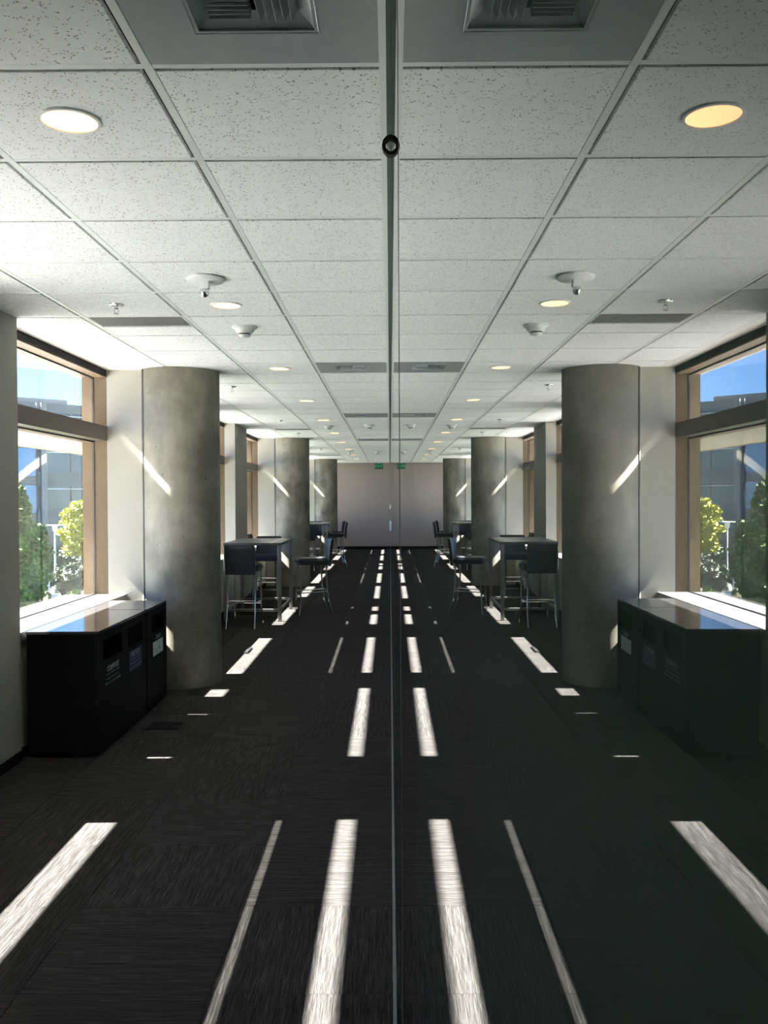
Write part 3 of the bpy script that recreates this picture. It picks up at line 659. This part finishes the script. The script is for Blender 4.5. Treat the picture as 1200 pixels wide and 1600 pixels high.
r = tag(empty('entry_post', (px(73.5, 46), 46, GZ)), 'grey post with a short arm beside the lamp post', 'post')
MB().box(-0.06, 0.06, -0.06, 0.06, 0, 1.62).build('post', M['steelgrey2'], r, bevel=0.01); MB().box(0.06, 0.22, -0.03, 0.03, 1.55, 1.62).build('arm', M['steelgrey2'], r)
r = tag(empty('yard_sign', (px(94, 47), 46.2, GZ), 0.25), 'small tilted blue and white yard sign at the lamp post base', 'sign')
MB().box(-0.25, 0.25, -0.015, 0.015, 0.12, 0.50).build('panel', M['white'], r)
M['signblue'] = speckled('sign_blue', (0.05, 0.20, 0.45), (0.07, 0.24, 0.50), 5, 0.5)
for k in range(3): MB().box(-0.20, 0.18-0.05*k, -0.02, -0.0155, 0.20+0.09*k, 0.255+0.09*k).build('blue_stripe', M['signblue'], r)
for s in (-1, 1): MB().box(s*0.2-0.012, s*0.2+0.012, -0.012, 0.012, 0, 0.12).build('stake', M['steelgrey2'], r)
r = tag(empty('planter_wall', (px(55, 42), 42, GZ)), 'pale concrete wall with a metal handrail outside', 'wall')
MB().box(-6.0, 0, 0, 0.35, 0, 1.15).build('wall_block', M['concwall'], r, bevel=0.01)
MB().tube([(-6, 0.15, 1.30), (-0.15, 0.15, 1.30), (-0.15, 0.15, 1.15)], 0.022, 8).build('handrail', M['steelgrey2'], r)
for k in range(4): MB().tube([(-1.6-1.4*k, 0.15, 1.15), (-1.6-1.4*k, 0.15, 1.29)], 0.018, 6).build('rail_post', M['steelgrey2'], r)

def car(x, y, rz, lab):
    r = tag(empty('car', (x, y, GZ), rz), lab, 'car', 'parked cars')
    MB().prism([(-2.1, 0.25), (2.15, 0.25), (2.2, 0.6), (2.0, 0.78), (1.05, 0.92), (-1.7, 0.95), (-2.15, 0.85), (-2.2, 0.5)], 'y', -0.85, 0.85).build('body', M['carpaint'], r, bevel=0.05, seg=2, smooth=True)
    c = MB().prism([(-1.55, 0.92), (1.0, 0.90), (0.35, 1.40), (-0.95, 1.42)], 'y', -0.70, 0.70).build('cabin', M['carpaint'], r, bevel=0.05, seg=2)
    for s in (-1, 1): MB().prism([(-1.25, 0.97), (0.72, 0.96), (0.28, 1.33), (-0.88, 1.34)], 'y', s*0.701, s*0.712).build('side_window', M['facglass'], c)
    MB().add([(0.93, -0.6, 0.98), (0.93, 0.6, 0.98), (0.48, 0.56, 1.33), (0.48, -0.56, 1.33), (0.945, -0.6, 0.99), (0.945, 0.6, 0.99), (0.495, 0.56, 1.345), (0.495, -0.56, 1.345)], [(0,1,2,3),(4,5,6,7),(0,1,5,4),(1,2,6,5),(2,3,7,6),(3,0,4,7)]).build('windscreen', M['facglass'], c)
    for a in (-1.35, 1.35):
        for s in (-1, 1):
            w_ = MB().lathe([(0.32, -0.1), (0.32, 0.1)], 16).build('wheel', M['tyre'], r, loc=(a, s*0.80, 0.32)); w_.rotation_euler = (PI/2, 0, 0)
    for s in (-1, 1): MB().box(2.14, 2.20, s*0.55-0.15, s*0.55+0.15, 0.60, 0.70).build('headlight', M['white'], r)
car(px(128, 73), 73, math.radians(195), 'white parked car outside, nearer of two beside the frame'); car(px(118, 79), 80, math.radians(200), 'white parked car outside, behind the nearer one')

# office building across the lot
D0 = 95.0; P0 = Vector((px(65, D0), D0, 0)); dv = Vector((0.75, 0.66, 0)).normalized(); nv = Vector((dv.y, -dv.x, 0))
r = tag(empty('office_building', (P0.x, P0.y, GZ), math.atan2(dv.y, dv.x)), 'large grey and blue glass office building across the parking lot', 'building')
TOP = CZ+10.4-GZ; S0, S1 = -22.0, 34.0          # local x along the facade, local y into the building
MB().box(S0, S1, 0.6, 18, 0, TOP).build('core', M['facade'], r)
MB().box(S0, 3.6, 2, 12, TOP, TOP+0.7).build('roof_plant', M['facade'], r)
fh = TOP/4
for k in range(4):
    z0 = k*fh
    if k: MB().box(-0.4, S1, 0.0, 0.6, z0-1.0, z0+0.5).build('spandrel', M['facade'], r)
    for q in range(12):
        x0 = 0.5+q*2.8
        p = MB().box(x0+0.06, x0+2.74, 0.35, 0.45, z0+(0.5 if k else 0), z0+fh-1.0).build('window_pane', M['facglass'], r)
        MB().box(x0-0.06, x0+0.06, 0.2, 0.6, z0+(0.5 if k else 0), z0+fh-1.0).build('mullion', M['facade'], r)
        if k: MB().box(x0, x0+2.8, -0.25, 0.1, z0+2.6, z0+2.68).build('louvre', M['white'], r)
MB().box(-0.5, S1, 0.0, 0.6, TOP-1.0, TOP).build('parapet', M['facade'], r)
for q in range(4): MB().box(-0.1+q*8.4, 0.5+q*8.4, -0.3, 0.6, 0, TOP).build('pilaster', M['concwall'], r)
for k in range(4):
    for q in range(9):
        x1 = -0.45-q*2.4
        MB().box(x1-2.34, x1-0.06, 0.30, 0.45, k*fh+0.06, (k+1)*fh-0.9).build('curtain_pane', M['skyglass'], r)
        MB().box(x1-2.34, x1-0.06, 0.28, 0.45, (k+1)*fh-0.84, (k+1)*fh-0.0).build('curtain_spandrel', M['facade'], r)
